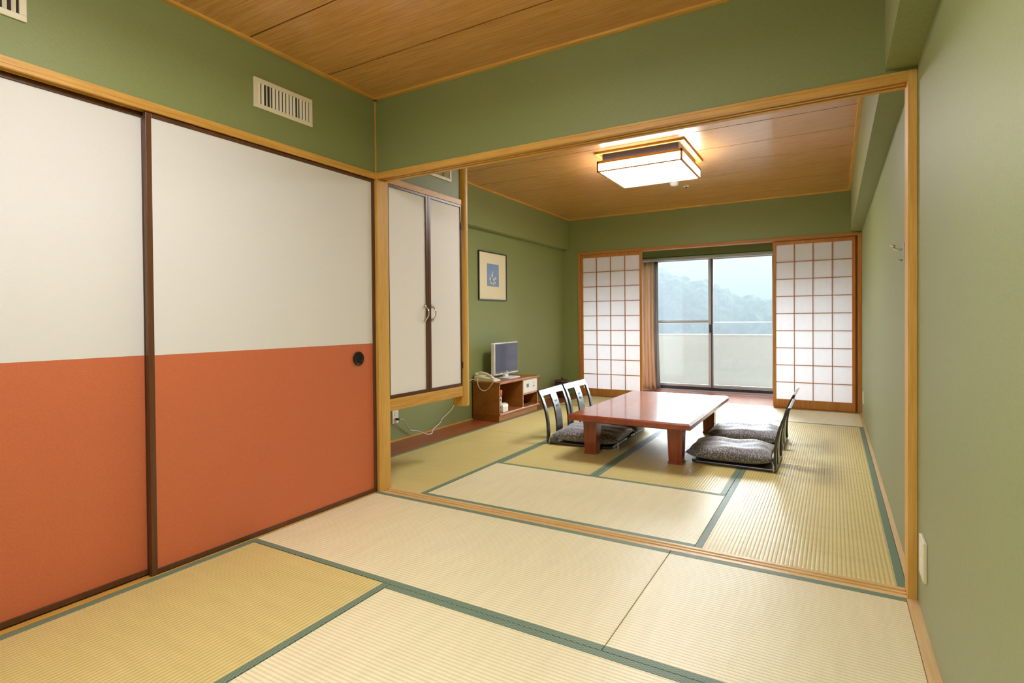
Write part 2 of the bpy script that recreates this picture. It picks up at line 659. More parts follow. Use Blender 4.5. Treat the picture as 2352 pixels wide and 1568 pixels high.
struct('wall_soffit_left', B(XR, -0.813, 0.925, YF, 2.07, ZC2), M['green'])
struct('wall_soffit_right', B(SB, W, S, YF, 2.022, ZC2), M['green'])
struct('wall_soffit_near', B(SB, W, YB, 0.0, ZSB, ZC), M['green'])
struct('wall_exterior_bounce', BB((-6, 8, 6.122, 6.16, 1.998, 4.5), (-6, XR - 0.0, 6.122, 6.16, -0.1, 1.998), (W, 8, 6.122, 6.16, -0.1, 1.998)), M['render'])  # unseen facade, added to bounce sunlight onto the balcony parapet
struct('wall_veranda', BB((XR, W, YG, YG + 0.12, 1.995, 2.62), (XR, W, YG, YG + 0.12, -0.055, -0.012)), M['green'])


# ceilings of boards with dark joints
def boards(x0, x1, y0, y1, z, lines, g=0.010):
    ys = [y0] + sorted(l for l in lines if y0 < l < y1) + [y1]

    def f(bm):
        for a, b in zip(ys, ys[1:]):
            box(bm, x0, x1, a + g / 2, b - g / 2, z, z + 0.012)
    return f


c1 = struct('ceiling', boards(-0.02, SB, YB, 0.0, ZC, [-0.395 - 0.49 * k for k in range(8)]), M['ceil'])
struct('ceiling_backing', B(-0.22, W + 0.1, YB - 0.1, 0.0, ZC + 0.011, ZC + 0.06), M['ceil_dark'])
c2 = struct('ceiling_far', boards(-0.82, SB + 0.01, S, YF, ZC2, [1.87 - 0.505 * 3 + 0.505 * k for k in range(10)]), M['ceil'])
struct('ceiling_backing_far', B(XR - 0.12, W + 0.1, S, YF + 0.1, ZC2 + 0.011, ZC2 + 0.06), M['ceil_dark'])
struct('ceiling_veranda', B(XR - 0.1, W + 0.1, YF + 0.10, YG + 0.12, 2.30, 2.36), M['green'])

# ceiling edge trims
n_trim = [0]


def trim(fill, mat, bevel=0.0015, smooth=False):
    n_trim[0] += 1
    return struct('trim_%d' % n_trim[0], fill, mat, bevel, smooth)


trim(BB((0.0, 0.028, YB, -0.001, ZC - 0.012, ZC + 0.002)), M['trim_y'])
trim(BB((0.0, SB, -0.028, 0.0, ZC - 0.012, ZC + 0.002)), M['trim_x'])
trim(BB((-0.813, -0.785, 0.925, YF - 0.03, ZC2 - 0.014, ZC2 + 0.002)), M['trim_y'])
trim(BB((-0.813, SB, YF - 0.03, YF, ZC2 - 0.014, ZC2 + 0.002)), M['trim_x'])
trim(BB((SB - 0.028, SB, S, YF - 0.03, ZC2 - 0.014, ZC2 + 0.002)), M['trim_y'])
# opening between the rooms: posts, head rail with two grooves, sill with two grooves
trim(BB((-0.10, 0.012, -0.004, S + 0.002, 0.0, ZL)), M['trim_z'])
trim(BB((-0.012, 0.007, -0.008, 0.02, ZLT, ZC - 0.012)), M['trim_z'])
trim(BB((2.676, W - 0.001, -0.006, S + 0.002, 0.0, ZLT + 0.001)), M['trim_z'])


def head(bm):
    z0, z1 = ZL, ZLT
    ys = [-0.006, 0.020, 0.038, 0.052, 0.070, S + 0.004]
    x0, x1 = -0.002, 2.676
    box(bm, x0, x1, ys[0], ys[5], z0 + 0.024, z1)
    box(bm, x0, x1, ys[0], ys[1], z0, z0 + 0.024)
    box(bm, x0, x1, ys[2], ys[3], z0, z0 + 0.024)
    box(bm, x0, x1, ys[4], ys[5], z0, z0 + 0.024)


trim(head, M['trim_x'], 0.001)


def sill(bm):
    ys = [0.0, 0.026, 0.042, 0.056, 0.072, S]
    x0, x1 = 0.012, 2.676
    box(bm, x0, x1, ys[0], ys[5], -0.055, -0.004)
    box(bm, x0, x1, ys[0], ys[1], -0.004, 0.0015)
    box(bm, x0, x1, ys[2], ys[3], -0.004, 0.0015)
    box(bm, x0, x1, ys[4], ys[5], -0.004, 0.0015)


trim(sill, M['sill_x'], 0.0008)


# left wall head rail and sill
def head_l(bm):
    y0, y1 = -2.72, -0.004
    box(bm, -0.09, 0.006, y0, y1, ZL + 0.01, ZLT)
    box(bm, -0.006, 0.006, y0, y1, ZL - 0.004, ZL + 0.01)
    box(bm, -0.043, -0.038, y0, y1, ZL - 0.002, ZL + 0.01)
    box(bm, -0.09, -0.072, y0, y1, ZL - 0.002, ZL + 0.01)


trim(head_l, M['trim_y'], 0.001)
trim(BB((-0.11, -0.003, -2.72, -0.004, -0.055, -0.002), (-0.009, -0.003, -2.72, -0.004, -0.002, 0.003)), M['trim_y'], 0.001)
# flat strips between mats and right wall
struct('baseboard_right', B(2.672, W, YB, -0.006, -0.055, 0.003), M['sill_y'])
struct('baseboard_right_far', B(2.685, W, S + 0.002, YF, -0.055, 0.003), M['sill_y'])
struct('baseboard_left', B(XR, XR + 0.008, S, YF, 0.0, 0.012), M['trim_y'])
# plank along the left side of the far room, and veranda floor
struct('floor_plank', B(XR, -0.556, S, YF, -0.055, 0.0), M['board'])
struct('floor_veranda', boards(XR, W, 4.885, YG, -0.02, [5.0 + 0.09 * k for k in range(12)], 0.0015), M['veranda'])
struct('floor_veranda_base', B(XR, W, 4.885, YG, -0.055, -0.021), M['board'])
struct('floor_near_back', B(0.0, 2.672, YB, -2.70, -0.055, 0.0), M['tat_b'])


# ------------------------------------------------------------------ tatami mats
def mat_thing(x0, x1, y0, y1, along, material, label, b_lo=True, b_hi=True, group=None):
    cx, cy_ = (x0 + x1) / 2, (y0 + y1) / 2
    L, Wd = (x1 - x0, y1 - y0) if along == 'x' else (y1 - y0, x1 - x0)
    rz = 0 if along == 'x' else math.pi / 2
    g = 0.0012
    hl, hw = L / 2 - g, Wd / 2 - g
    o = thing('tatami_mat', label, 'tatami mat', (cx, cy_, -0.055), rz, group)
    mk('woven_surface', B(-hl, hl, -hw + 0.001, hw - 0.001, 0, 0.055), material, o, bevel=0.002)
    # local +y is: along x -> world +y ; along y -> world -x
    for side, on in ((-1, b_lo), (1, b_hi)):
        if on:
            a, b = (hw - 0.032, hw) if side > 0 else (-hw, -hw + 0.032)
            mk('cloth_edging', B(-hl - 0.0002, hl + 0.0002, a, b, 0.01, 0.0562), M['heri'], o, bevel=0.001)
    return o


A_ = 0.899
mat_thing(0.0, 1.797, -A_, 0.0, 'x', M['tat_sheen'], 'pale tatami mat in the near room with its left end at the wooden post')
mat_thing(1.797, 2.672, -A_, 0.0, 'x', M['tat_sheen'], 'short pale tatami mat in the near room between the sill and the right wall')
mat_thing(0.0, A_, -2.70, -A_, 'y', M['tat_b'], 'yellow tatami mat in the bottom left corner running beside the orange sliding doors')
mat_thing(A_, 2.672, -2 * A_, -A_, 'x', M['tat_sheen'], 'pale tatami mat at the bottom centre edge of the photo, nearest the viewer')
mat_thing(A_, 2.672, -2.70, -2 * A_, 'x', M['tat_sheen'], 'pale tatami mat at the viewer side of the near room, behind the nearest seam')
X1, X2, X3 = 0.28, 1.035, 1.88
Y1, Y2, Y3 = S + A_, 1.985, 3.83
mat_thing(-0.556, X1, S, Y2, 'y', M['tat_b'], 'yellow tatami mat beside the dark floor plank under the white wall cabinet')
mat_thing(-0.556, X1, Y2, Y3, 'y', M['tat_b'], 'yellow tatami mat in front of the television stand')
mat_thing(-0.556, X2, Y3, YF - 0.02, 'x', M['tat_b'], 'yellow tatami mat at the foot of the left paper screen')
mat_thing(X1, X3, S, Y1, 'x', M['tat_sheen'], 'pale tatami mat in the far room just behind the wooden sill')
mat_thing(X1, X2, Y1, 2.88, 'y', M['tat_b'], 'tatami mat under the left half of the low table and near left cushion')
mat_thing(X1, X2, 2.88, Y3, 'y', M['tat_b'], 'tatami mat under the far left corner of the low table')
mat_thing(X2, X3, Y1, 2.88, 'y', M['tat_b'], 'tatami mat with bold ribs between the table legs and the near right cushion')
mat_thing(X2, X3, 2.88, Y3, 'y', M['tat_b'], 'sunlit tatami mat past the far right table leg')
mat_thing(X3, 2.685, S, Y2, 'y', M['tat_b'], 'yellow tatami mat with bold ribs along the right wall just past the sill')
mat_thing(X3, 2.685, Y2, Y3, 'y', M['tat_b'], 'yellow tatami mat along the right wall behind the right hand chair backs')
mat_thing(X2, 2.685, Y3, YF - 0.02, 'x', M['tat_sheen'], 'tatami mat at the foot of the right paper screen, without side edging on the wall')


# ------------------------------------------------------------------ sliding doors on the left wall
def fusuma(idx, y0, y1, x, label, pull_y):
    r = thing('door_%d' % idx, label, 'sliding door', (x - 0.012, (y0 + y1) / 2, 0.0), kind='structure')
    org = r.location.copy()
    z0, z1 = 0.004, ZL - 0.006
    t = 0.024

    def fr(bm):
        box(bm, x - t, x + 0.002, y0, y0 + 0.024, z0, z1)
        box(bm, x - t, x + 0.002, y1 - 0.024, y1, z0, z1)
        box(bm, x - t, x + 0.002, y0 + 0.024, y1 - 0.024, z0, z0 + 0.022)
        box(bm, x - t, x + 0.002, y0 + 0.024, y1 - 0.024, z1 - 0.018, z1)
    mk('door_frame', fr, M['brown_frame'], r, org=org, bevel=0.002)
    mk('upper_paper', B(x - t + 0.004, x - 0.004, y0 + 0.022, y1 - 0.022, 0.929, z1 - 0.016), M['white_paper'], r, org=org)
    mk('lower_paper', B(x - t + 0.004, x - 0.004, y0 + 0.022, y1 - 0.022, z0 + 0.02, 0.929), M['orange_paper'], r, org=org)
    if pull_y is not None:
        def hk(bm):
            lathe(bm, [(0.030, -0.004), (0.030, -0.001), (0.034, 0.0), (0.041, 0.0035), (0.042, 0.0015), (0.042, -0.004)], seg=40, cap=False)
            lathe(bm, [(0.0, -0.0035), (0.031, -0.0035)], seg=40, cap=False)
            bmesh.ops.rotate(bm, verts=bm.verts, cent=(0, 0, 0), matrix=Matrix.Rotation(math.pi / 2, 3, 'Y'))
            bmesh.ops.translate(bm, verts=bm.verts, vec=(x + 0.002, pull_y, 0.842))
        mk('finger_pull', hk, M['dark_metal'], r, org=org, smooth=True)
    return r


fusuma(1, -1.352, -0.006, -0.010, 'white and orange sliding door next to the wooden post, with a round finger pull', -0.155)
fusuma(2, -2.70, -1.325, -0.046, 'white and orange sliding door at the left edge of the photo', -2.55)


# ------------------------------------------------------------------ paper screens at the far wall
def shoji(idx, x0, x1, y, label):
    r = thing('door_%d' % idx, label, 'paper screen', ((x0 + x1) / 2, y, 0.0), kind='structure')
    org = r.location.copy()
    z0, z1 = 0.0025, 1.975
    t = 0.015
    sl, bt, tp = 0.032, 0.098, 0.042

    def fr(bm):
        box(bm, x0, x0 + sl, y - t, y + t, z0, z1)
        box(bm, x1 - sl, x1, y - t, y + t, z0, z1)
        box(bm, x0 + sl, x1 - sl, y - t, y + t, z0, z0 + bt)
        box(bm, x0 + sl, x1 - sl, y - t, y + t, z1 - tp, z1)
    mk('screen_frame', fr, M['shoji_wood'], r, org=org, bevel=0.0015)

    def lat(bm):
        w = 0.0042
        for k in range(1, 4):
            xx = x0 + sl + (x1 - x0 - 2 * sl) * k / 4
            box(bm, xx - w, xx + w, y - 0.012, y + 0.002, z0 + bt, z1 - tp)
        for k in range(1, 9):
            zz = z0 + bt + (z1 - tp - z0 - bt) * k / 9
            box(bm, x0 + sl, x1 - sl, y - 0.0125, y + 0.0015, zz - w, zz + w)
    mk('lattice', lat, M['shoji_rail'], r, org=org)
    mk('screen_paper', lambda bm: bm.faces.new([bm.verts.new(p) for p in ((x0 + sl - .005, y + .0035, z0 + bt - .005), (x1 - sl + .005, y + .0035, z0 + bt - .005), (x1 - sl + .005, y + .0035, z1 - tp + .005), (x0 + sl - .005, y + .0035, z1 - tp + .005))]), M['shoji'], r, org=org)
    return r


shoji(3, -0.632, 0.243, 4.806, 'left paper screen with wooden lattice beside the curtain')
shoji(4, 1.818, 2.650, 4.846, 'right paper screen with wooden lattice beside the right wall')
trim(BB((-0.664, W - 0.001, YF - 0.008, 4.885, 1.978, 2.012)), M['shoji_rail'])
trim(BB((-0.664, -0.636, YF - 0.008, 4.885, 0.0, 1.978)), M['shoji_wood'])
trim(BB((2.672, W - 0.001, YF - 0.008, 4.885, 0.0, 1.978), (2.635, 2.672, 4.864, 4.885, 0.0, 1.978)), M['shoji_wood'])  # thin rear strip is added to block daylight leaking past the screen
trim(BB((-0.664, W - 0.001, YF - 0.02, 4.885, -0.055, 0.001)), M['shoji_rail'])


# ------------------------------------------------------------------ windows
def sash(idx, x0, x1, y, label, mid=None, latch=False):
    z0, z1 = 0.055, 1.965
    r = thing('window_%d' % idx, label, 'window', ((x0 + x1) / 2, y, z0), kind='structure')
    org = r.location.copy()
    w = 0.042

    def fr(bm):
        box(bm, x0, x0 + w, y - 0.014, y + 0.014, z0, z1)
        box(bm, x1 - w, x1, y - 0.014, y + 0.014, z0, z1)
        box(bm, x0 + w, x1 - w, y - 0.014, y + 0.014, z0, z0 + 0.035)
        box(bm, x0 + w, x1 - w, y - 0.014, y + 0.014, z1 - 0.028, z1)
        if mid:
            box(bm, x0 + w, x1 - w, y - 0.014, y + 0.014, mid - 0.012, mid + 0.018)
    mk('window_frame', fr, M['alu'], r, org=org, bevel=0.002)

    def gk(bm):
        q = 0.005
        box(bm, x1 - q, x1 + 0.006, y - 0.016, y + 0.012, z0, z1)
        box(bm, x0 - 0.004, x0 + q, y - 0.012, y + 0.016, z0, z1)
        if mid:
            box(bm, x0 + w, x1 - w, y - 0.016, y + 0.012, mid - 0.020, mid - 0.010)
    mk('gasket', gk, M['alu_dark'], r, org=org)
    mk('window_pane', B(x0 + w - .004, x1 - w + .004, y - 0.002, y + 0.002, z0 + 0.03, z1 - 0.024), M['glass'], r, org=org)
    if latch:
        mk('latch', BB((x1 - 0.026, x1 - 0.004, y - 0.034, y - 0.014, 0.86, 0.98), (x1 - 0.018, x1 - 0.010, y - 0.052, y - 0.032, 0.93, 0.955)), M['bronze'], r, org=org, bevel=0.002)
    return r


sash(1, 0.055, 0.905, 6.035, 'left window sash with a horizontal bar beside the curtain', mid=1.03, latch=True)
sash(2, 0.885, 1.745, 6.070, 'right window sash showing the misty hills')
sash(3, 1.755, 2.695, 6.035, 'added unseen window sash behind the right paper screen')  # extra glazing, added to let more daylight reach the right screen
sash(4, -0.885, 0.040, 6.070, 'added unseen window sash behind the left paper screen')  # likewise added, lights the left screen from behind
trim(BB((XR, W, 5.985, 6.11, 1.965, 1.996)), M['alu'])
trim(BB((XR, W, 5.985, 6.11, -0.012, 0.055)), M['bronze'])
trim(BB((XR, W, 5.965, 5.985, -0.02, 0.012)), M['alu'])


# curtain
def curtain_fill(x0, x1, y, z0, z1, amp, nf, flare, ph=0.0):
    def f(bm):
        nx, nz = 60, 24
        for off in (0.0, 0.004):
            pass
        rows = []
        for j in range(nz + 1):
            t = j / nz
            row = []
            for i in range(nx + 1):
                u = i / nx
                xx = x0 + (x1 - x0) * u + flare * (1 - t) ** 3 * u
                yy = y + amp * math.sin(2 * math.pi * nf * u + ph + 0.5 * math.sin(3 * t)) * (0.7 + 0.3 * (1 - t)) + 0.006 * math.sin(17 * u + 2 * t)
                row.append(bm.verts.new((xx, yy, z0 + (z1 - z0) * t + (0.006 * math.sin(9 * u) if j == 0 else 0))))
            rows.append(row)
        for a, b in zip(rows, rows[1:]):
            for i in range(nx):
                bm.faces.new([a[i], a[i + 1], b[i + 1], b[i]])
    return f


cu = thing('curtain', 'russet brown curtain gathered at the left end of the window', 'curtain', (0.05, 5.84, 0.0))
c_ = mk('heavy_drape', curtain_fill(-0.075, 0.115, 5.83, 0.012, 1.93, 0.020, 4, 0.03), M['curtain'], cu, org=cu.location, smooth=True)
md = c_.modifiers.new('solid', 'SOLIDIFY'); md.thickness = 0.003
c_ = mk('sheer_layer', curtain_fill(0.07, 0.165, 5.885, 0.015, 1.93, 0.012, 3, 0.03, 1.0), M['sheer'], cu, org=cu.location, smooth=True)
md = c_.modifiers.new('solid', 'SOLIDIFY'); md.thickness = 0.0015
c_['label'] = 'thin grey inner curtain layer'
rl = tag(mk('curtain_rail', BB((XR + 0.002, W - 0.002, 5.82, 5.90, 1.935, 1.955), (XR + 0.2, XR + 0.22, 5.85, 5.999, 1.945, 1.97), (2.4, 2.42, 5.85, 5.999, 1.945, 1.97)), M['alu'], bevel=0.002),
         'pale grey curtain rail running along the top of the window', 'curtain rail')

# ------------------------------------------------------------------ balcony and hills
bal = thing('balcony_parapet', 'grey concrete balcony wall with a white top edge outside the window', 'balcony wall', (0.9, 7.36, -0.1))
mk('parapet_wall', B(-6, 8, 7.30, 7.42, -0.1, 0.785), M['concrete'], bal, org=bal.location)
mk('coping', B(-6, 8, 7.288, 7.432, 0.785, 0.80), M['white_pl'], bal, org=bal.location)
ral = thing('balcony_railing', 'thin white metal handrail above the balcony wall', 'railing', (0.9, 7.35, 0.8))
mk('handrail', B(-6, 8, 7.33, 7.365, 0.995, 1.010), M['white_pl'], ral, org=ral.location, bevel=0.003)
for px in (-3.2, -1.1, 2.75, 4.8):
    mk('rail_post', B(px - 0.012, px + 0.012, 7.338, 7.362, 0.80, 0.995), M['white_pl'], ral, org=ral.location)
struct('floor_balcony', B(-6, 8, 6.12, 7.42, -0.20, -0.10), M['concrete'])


def hill_mat(name, c1, c2, sc):
    m, nt, b = new_mat(name)
    setp(b, 0.9, 0.1)
    t = nt.nodes.new('ShaderNodeTexCoord')
    v = nt.nodes.new('ShaderNodeTexVoronoi')
    v.inputs['Scale'].default_value = sc
    nt.links.new(t.outputs['Object'], v.inputs['Vector'])
    r = nt.nodes.new('ShaderNodeValToRGB')
    r.color_ramp.elements[0].color = lin(c1)
    r.color_ramp.elements[1].color = lin(c2)
    nt.links.new(v.outputs['Color'], r.inputs[0])
    nt.links.new(r.outputs[0], b.inputs['Base Color'])
    return m


def hill(y0, depth, x0, x1, prof, nx, ny, rough, z_low, seed):
    rnd = random.Random(seed)

    def f(bm):
        rows = []
        for j in range(ny + 1):
            v = j / ny
            row = []
            for i in range(nx + 1):
                x = x0 + (x1 - x0) * i / nx
                h = prof(x)
                z = z_low + (h - z_low) * math.sin(v * math.pi / 2) ** 0.9
                z += rough * (rnd.random() - 0.5) * (0.4 + v)
                row.append(bm.verts.new((x + rough * (rnd.random() - 0.5), y0 + depth * v + rough * (rnd.random() - 0.5), z)))
            rows.append(row)
        for a, b in zip(rows, rows[1:]):
            for i in range(nx):
                bm.faces.new([a[i], a[i + 1], b[i + 1], b[i]])
    return f


# near wooded shoulder (about 230 m away) and far ridge (about 600 m away)
def near_prof(x):
    return 4.5 + 19.0 / (1 + math.exp((x + 38) / 12.0)) + 0.8 * math.sin(x * 0.31 + 1.1) + 0.5 * math.sin(x * 0.73)


def far_prof(x):
    return 47 + 38 / (1 + math.exp((x + 105) / 30.0)) + 2.2 * math.sin(x * 0.05 + 0.5) + 1.0 * math.sin(x * 0.17)


tag(mk('wooded_hill', hill(180, 50, -150, 90, near_prof, 200, 34, 1.3, -60, 3), hill_mat('tree_crowns', (46, 84, 40), (128, 158, 92), 0.45), smooth=False),
    'nearer hillside covered in trees, seen through the right window sash', 'hill')
tag(mk('wooded_hill', hill(560, 60, -500, 350, far_prof, 200, 20, 2.4, -120, 5), hill_mat('far_forest', (48, 76, 58), (74, 104, 80), 0.12), smooth=False),
    'distant pale blue mountain ridge behind the nearer hillside', 'hill')


def haze():
    m = bpy.data.materials.new('valley_mist')
    m.use_nodes = True
    nt = m.node_tree
    nt.nodes.clear()
    o = nt.nodes.new('ShaderNodeOutputMaterial')
    v = nt.nodes.new('ShaderNodeVolumeScatter')
    v.inputs['Color'].default_value = (0.40, 0.445, 0.485, 1)
    v.inputs['Density'].default_value = 0.0088
    v.inputs['Anisotropy'].default_value = 0.0
    ab = nt.nodes.new('ShaderNodeVolumeAbsorption')
    ab.inputs['Color'].default_value = v.inputs['Color'].default_value
    ab.inputs['Density'].default_value = v.inputs['Density'].default_value
    ad = nt.nodes.new('ShaderNodeAddShader')
    nt.links.new(v.outputs[0], ad.inputs[0])
    nt.links.new(ab.outputs[0], ad.inputs[1])
    nt.links.new(ad.outputs[0], o.inputs['Volume'])
    return tag(mk('mist', B(-480, 340, 60, 555, -118, 46), m), 'pale mist lying in front of the wooded hills', 'mist', kind='stuff')


haze()

# ------------------------------------------------------------------ wall cabinet with two white doors and its round post
cab = thing('wall_cabinet', 'hanging wall cabinet with two tall white doors in brown frames beside the wooden post', 'cabinet', (-0.45, 0.51, 0.486))
CO = cab.location
mk('cabinet_body', BB((XR + 0.002, -0.03, S + 0.004, S + 0.02, 0.56, ZL), (XR + 0.002, -0.03, 0.905, 0.921, 0.56, ZL),
                      (XR + 0.002, -0.02, S + 0.004, 0.921, 0.50, 0.565), (XR + 0.002, XR + 0.02, S + 0.02, 0.905, 0.565, ZL)), M['trim_y'], cab, org=CO)
mk('bottom_rail', B(-0.035, 0.003, S + 0.004, 0.925, 0.487, 0.564), M['trim_y'], cab, org=CO, bevel=0.002)
mk('top_rail', B(-0.035, 0.003, S + 0.004, 0.925, ZL - 0.003, ZLT + 0.003), M['trim_y'], cab, org=CO, bevel=0.002)
for (a, b, hy) in ((0.101, 0.515, 0.480), (0.518, 0.925, 0.560)):
    d = mk('cabinet_door', B(-0.020, -0.006, a + 0.012, b - 0.012, 0.582, ZL - 0.018), M['door_paper'], cab, org=CO)
    lw = 0.018 if a < 0.3 else 0.022

    def fr(bm, a=a, b=b):
        la, lb = (0.014, 0.026) if a < 0.3 else (0.026, 0.012)
        box(bm, -0.024, 0.001, a, a + la, 0.566, ZL - 0.004)
        box(bm, -0.024, 0.001, b - lb, b, 0.566, ZL - 0.004)
        box(bm, -0.024, 0.001, a + la, b - lb, 0.566, 0.588)
        box(bm, -0.024, 0.001, a + la, b - lb, ZL - 0.022, ZL - 0.004)
    # door frame and arched pull hang on the door
    f_ = mk('door_frame', fr, M['brown_frame'], d, org=CO, bevel=0.0015)

    def hd(bm, hy=hy):
        tube(bm, [(-0.001, hy, 1.072), (0.012, hy, 1.080), (0.026, hy, 1.10), (0.030, hy, 1.12), (0.026, hy, 1.14), (0.012, hy, 1.16), (-0.001, hy, 1.168)], 0.0042)
        box(bm, -0.006, 0.004, hy - 0.006, hy + 0.006, 1.158, 1.178)
        box(bm, -0.006, 0.004, hy - 0.006, hy + 0.006, 1.062, 1.082)
    mk('door_pull', hd, M['chrome'], d, org=CO, smooth=True)
for hz in (0.70, 1.76):
    mk('hinge', B(-0.006, 0.004, 0.921, 0.929, hz, hz + 0.05), M['dark_metal'], cab, org=CO)


def round_post(bm):
    pts = []
    for i in range(25):
        a = -math.pi / 2 + math.pi * i / 24
        pts.append((-0.018 + 0.038 * math.cos(a), 0.971 + 0.042 * math.sin(a)))
    pts += [(-0.090, 1.013), (-0.090, 0.929)]
    prism(bm, pts, 0.408, ZC2, 'z')


trim(round_post, M['trim_z'], 0.002)


# ------------------------------------------------------------------ air vents
def air_vent(cx, cy_, cz, w, h, label, n=15, loc_x=0.0):
    r = thing('air_vent', label, 'vent', (loc_x, cy_, cz), group='cream air vents high on the walls')
    fw = 0.022

    def fr(bm):
        box(bm, 0.0, 0.009, -w / 2, w / 2, -h / 2, -h / 2 + fw)
        box(bm, 0.0, 0.009, -w / 2, w / 2, h / 2 - fw, h / 2)
        box(bm, 0.0, 0.009, -w / 2, -w / 2 + fw, -h / 2 + fw, h / 2 - fw)
        box(bm, 0.0, 0.009, w / 2 - fw, w / 2, -h / 2 + fw, h / 2 - fw)
    mk('frame', fr, M['cream'], r, bevel=0.002)
    mk('backing', B(0.0005, 0.0015, -w / 2 + 0.01, w / 2 - 0.01, -h / 2 + 0.01, h / 2 - 0.01), M['vent_dark'], r)

    def sl(bm):
        for k in range(n):
            y = -w / 2 + fw + (w - 2 * fw) * (k + 0.5) / n
            tw = 0.0015 if k in (2, 3, 11) else 0.0065
            hexa(bm, [(0.002, y - tw - 0.001, -h / 2 + fw), (0.002, y - tw + 0.001, -h / 2 + fw), (0.008, y + tw * 0.4 + 0.001, -h / 2 + fw), (0.008, y + tw * 0.4 - 0.001, -h / 2 + fw),
                      (0.002, y - tw - 0.001, h / 2 - fw), (0.002, y - tw + 0.001, h / 2 - fw), (0.008, y + tw * 0.4 + 0.001, h / 2 - fw), (0.008, y + tw * 0.4 - 0.001, h / 2 - fw)])
    mk('louvre', sl, M['cream'], r)
    return r


air_vent(0, -0.674, 2.198, 0.358, 0.148, 'cream air vent with vertical slats on the green wall above the sliding door')
v2 = air_vent(0, -2.02, 2.198, 0.54, 0.148, 'cream air vent cut off at the top left corner of the photo', n=20)
v3 = air_vent(0, 0.63, 2.172, 0.36, 0.148, 'white air vent over the wall cabinet, half hidden by the head rail', loc_x=-0.012)


# ------------------------------------------------------------------ ceiling lamps
def lamp(cx, cy_, zc, strength, label, tag_name):
    r = thing('ceiling_lamp', label, 'ceiling lamp', (cx, cy_, zc))
    hw = 0.358
    zt, zb = zc - 0.075, zc - 0.165   # body
    z0, z1 = zb - zc, zt - zc
    mk('mounting_plate', BB((-0.32, 0.32, -0.32, 0.32, -0.075, -0.0005)), M['bronze'], r)
    mk('ceiling_ring', BB((-0.375, 0.375, -0.375, -0.345, -0.016, -0.0005), (-0.375, 0.375, 0.345, 0.375, -0.016, -0.0005), (-0.375, -0.345, -0.345, 0.345, -0.016, -0.0005), (0.345, 0.375, -0.345, 0.345, -0.016, -0.0005)), M['trim_x'], r)

    def fr(bm):
        t = 0.020
        for z_ in (z0, z1 - 0.020):
            hh = 0.008 if z_ == z0 else 0.022
            box(bm, -hw, hw, -hw, -hw + t, z_, z_ + hh)
            box(bm, -hw, hw, hw - t, hw, z_, z_ + hh)
            box(bm, -hw, -hw + t, -hw + t, hw - t, z_, z_ + hh)
            box(bm, hw - t, hw, -hw + t, hw - t, z_, z_ + hh)
        for sx_ in (-1, 1):
            for sy_ in (-1, 1):
                a, b = sorted((sx_ * hw, sx_ * (hw - 0.016)))
                c, d = sorted((sy_ * hw, sy_ * (hw - 0.016)))
                box(bm, a, b, c, d, z0, z1)
    mk('wooden_frame', fr, M['trim_x'], r, bevel=0.001)
    mk('diffuser', B(-hw + 0.010, hw - 0.010, -hw + 0.010, hw - 0.010, z0 + 0.003, z1 - 0.010), emis('lamp_glow_' + tag_name, (248, 249, 255), strength), r)
    return r


lamp(1.055, 2.325, ZC2, LAMP_FAR, 'square wood framed ceiling lamp glowing white over the low table', 'far')
lamp(1.35, -1.78, ZC, LAMP_FRONT, 'square wood framed ceiling lamp of the near room above the viewer', 'near')

sm = thing('smoke_detector', 'white smoke detector on the ceiling just behind the lit lamp', 'smoke detector', (1.02, 3.35, ZC2))
mk('detector_body', lambda bm: lathe(bm, [(0.0, -0.045), (0.030, -0.044), (0.040, -0.034), (0.046, -0.012), (0.050, -0.0005)]), M['white_pl'], sm, smooth=True)
mk('sensor_ring', lambda bm: lathe(bm, [(0.052, -0.010), (0.054, -0.008), (0.054, -0.0005)]), M['grey_pl'], sm)
sp_ = thing('sprinkler', 'tiny metal ceiling fitting beside the smoke detector', 'sprinkler', (1.08, 3.62, ZC2))
mk('rosette', lambda bm: lathe(bm, [(0.0, -0.008), (0.028, -0.006), (0.032, -0.0005)]), M['white_pl'], sp_, smooth=True)
mk('nozzle', lambda bm: lathe(bm, [(0.0, -0.024), (0.007, -0.022), (0.008, -0.006)], seg=12), M['dark_metal'], sp_)

# ------------------------------------------------------------------ low table
tb = thing('low_table', 'low red-brown lacquered table with four thick legs in the middle of the far room', 'table', (1.12, 2.24, 0.0))
TX0, TX1, TY0, TY1 = 0.655, 1.585, 1.405, 3.060
TO = tb.location


def top(bm):
    z0, z1, e = 0.285, 0.330, 0.016
    box(bm, TX0, TX1, TY0, TY1, z0 + 0.0, z1 - 0.012)
    hexa(bm, [(TX0, TY0, z1 - 0.012), (TX1, TY0, z1 - 0.012), (TX1, TY1, z1 - 0.012), (TX0, TY1, z1 - 0.012),
              (TX0 + e, TY0 + e, z1), (TX1 - e, TY0 + e, z1), (TX1 - e, TY1 - e, z1), (TX0 + e, TY1 - e, z1)])


mk('tabletop', top, M['table'], tb, org=TO, bevel=0.002)
mk('apron', BB((0.82, 1.41, 1.585, 1.605, 0.245, 0.2852), (0.82, 1.41, 2.88, 2.90, 0.245, 0.2852), (0.775, 0.795, 1.64, 2.85, 0.245, 0.2852), (1.435, 1.455, 1.64, 2.85, 0.245, 0.2852)), M['table_z'], tb, org=TO, bevel=0.001)
for lx in (0.785, 1.443):
    for ly in (1.605, 2.880):
        def lg(bm, lx=lx, ly=ly):
            def ring(w, z):
                return [(lx - w, ly - w, z), (lx + w, ly - w, z), (lx + w, ly + w, z), (lx - w, ly + w, z)]
            hexa(bm, ring(0.053, 0.0018) + ring(0.050, 0.020))
            hexa(bm, ring(0.047, 0.020) + ring(0.057, 0.2852))
        mk('leg', lg, M['table_z'], tb, org=TO, bevel=0.002)


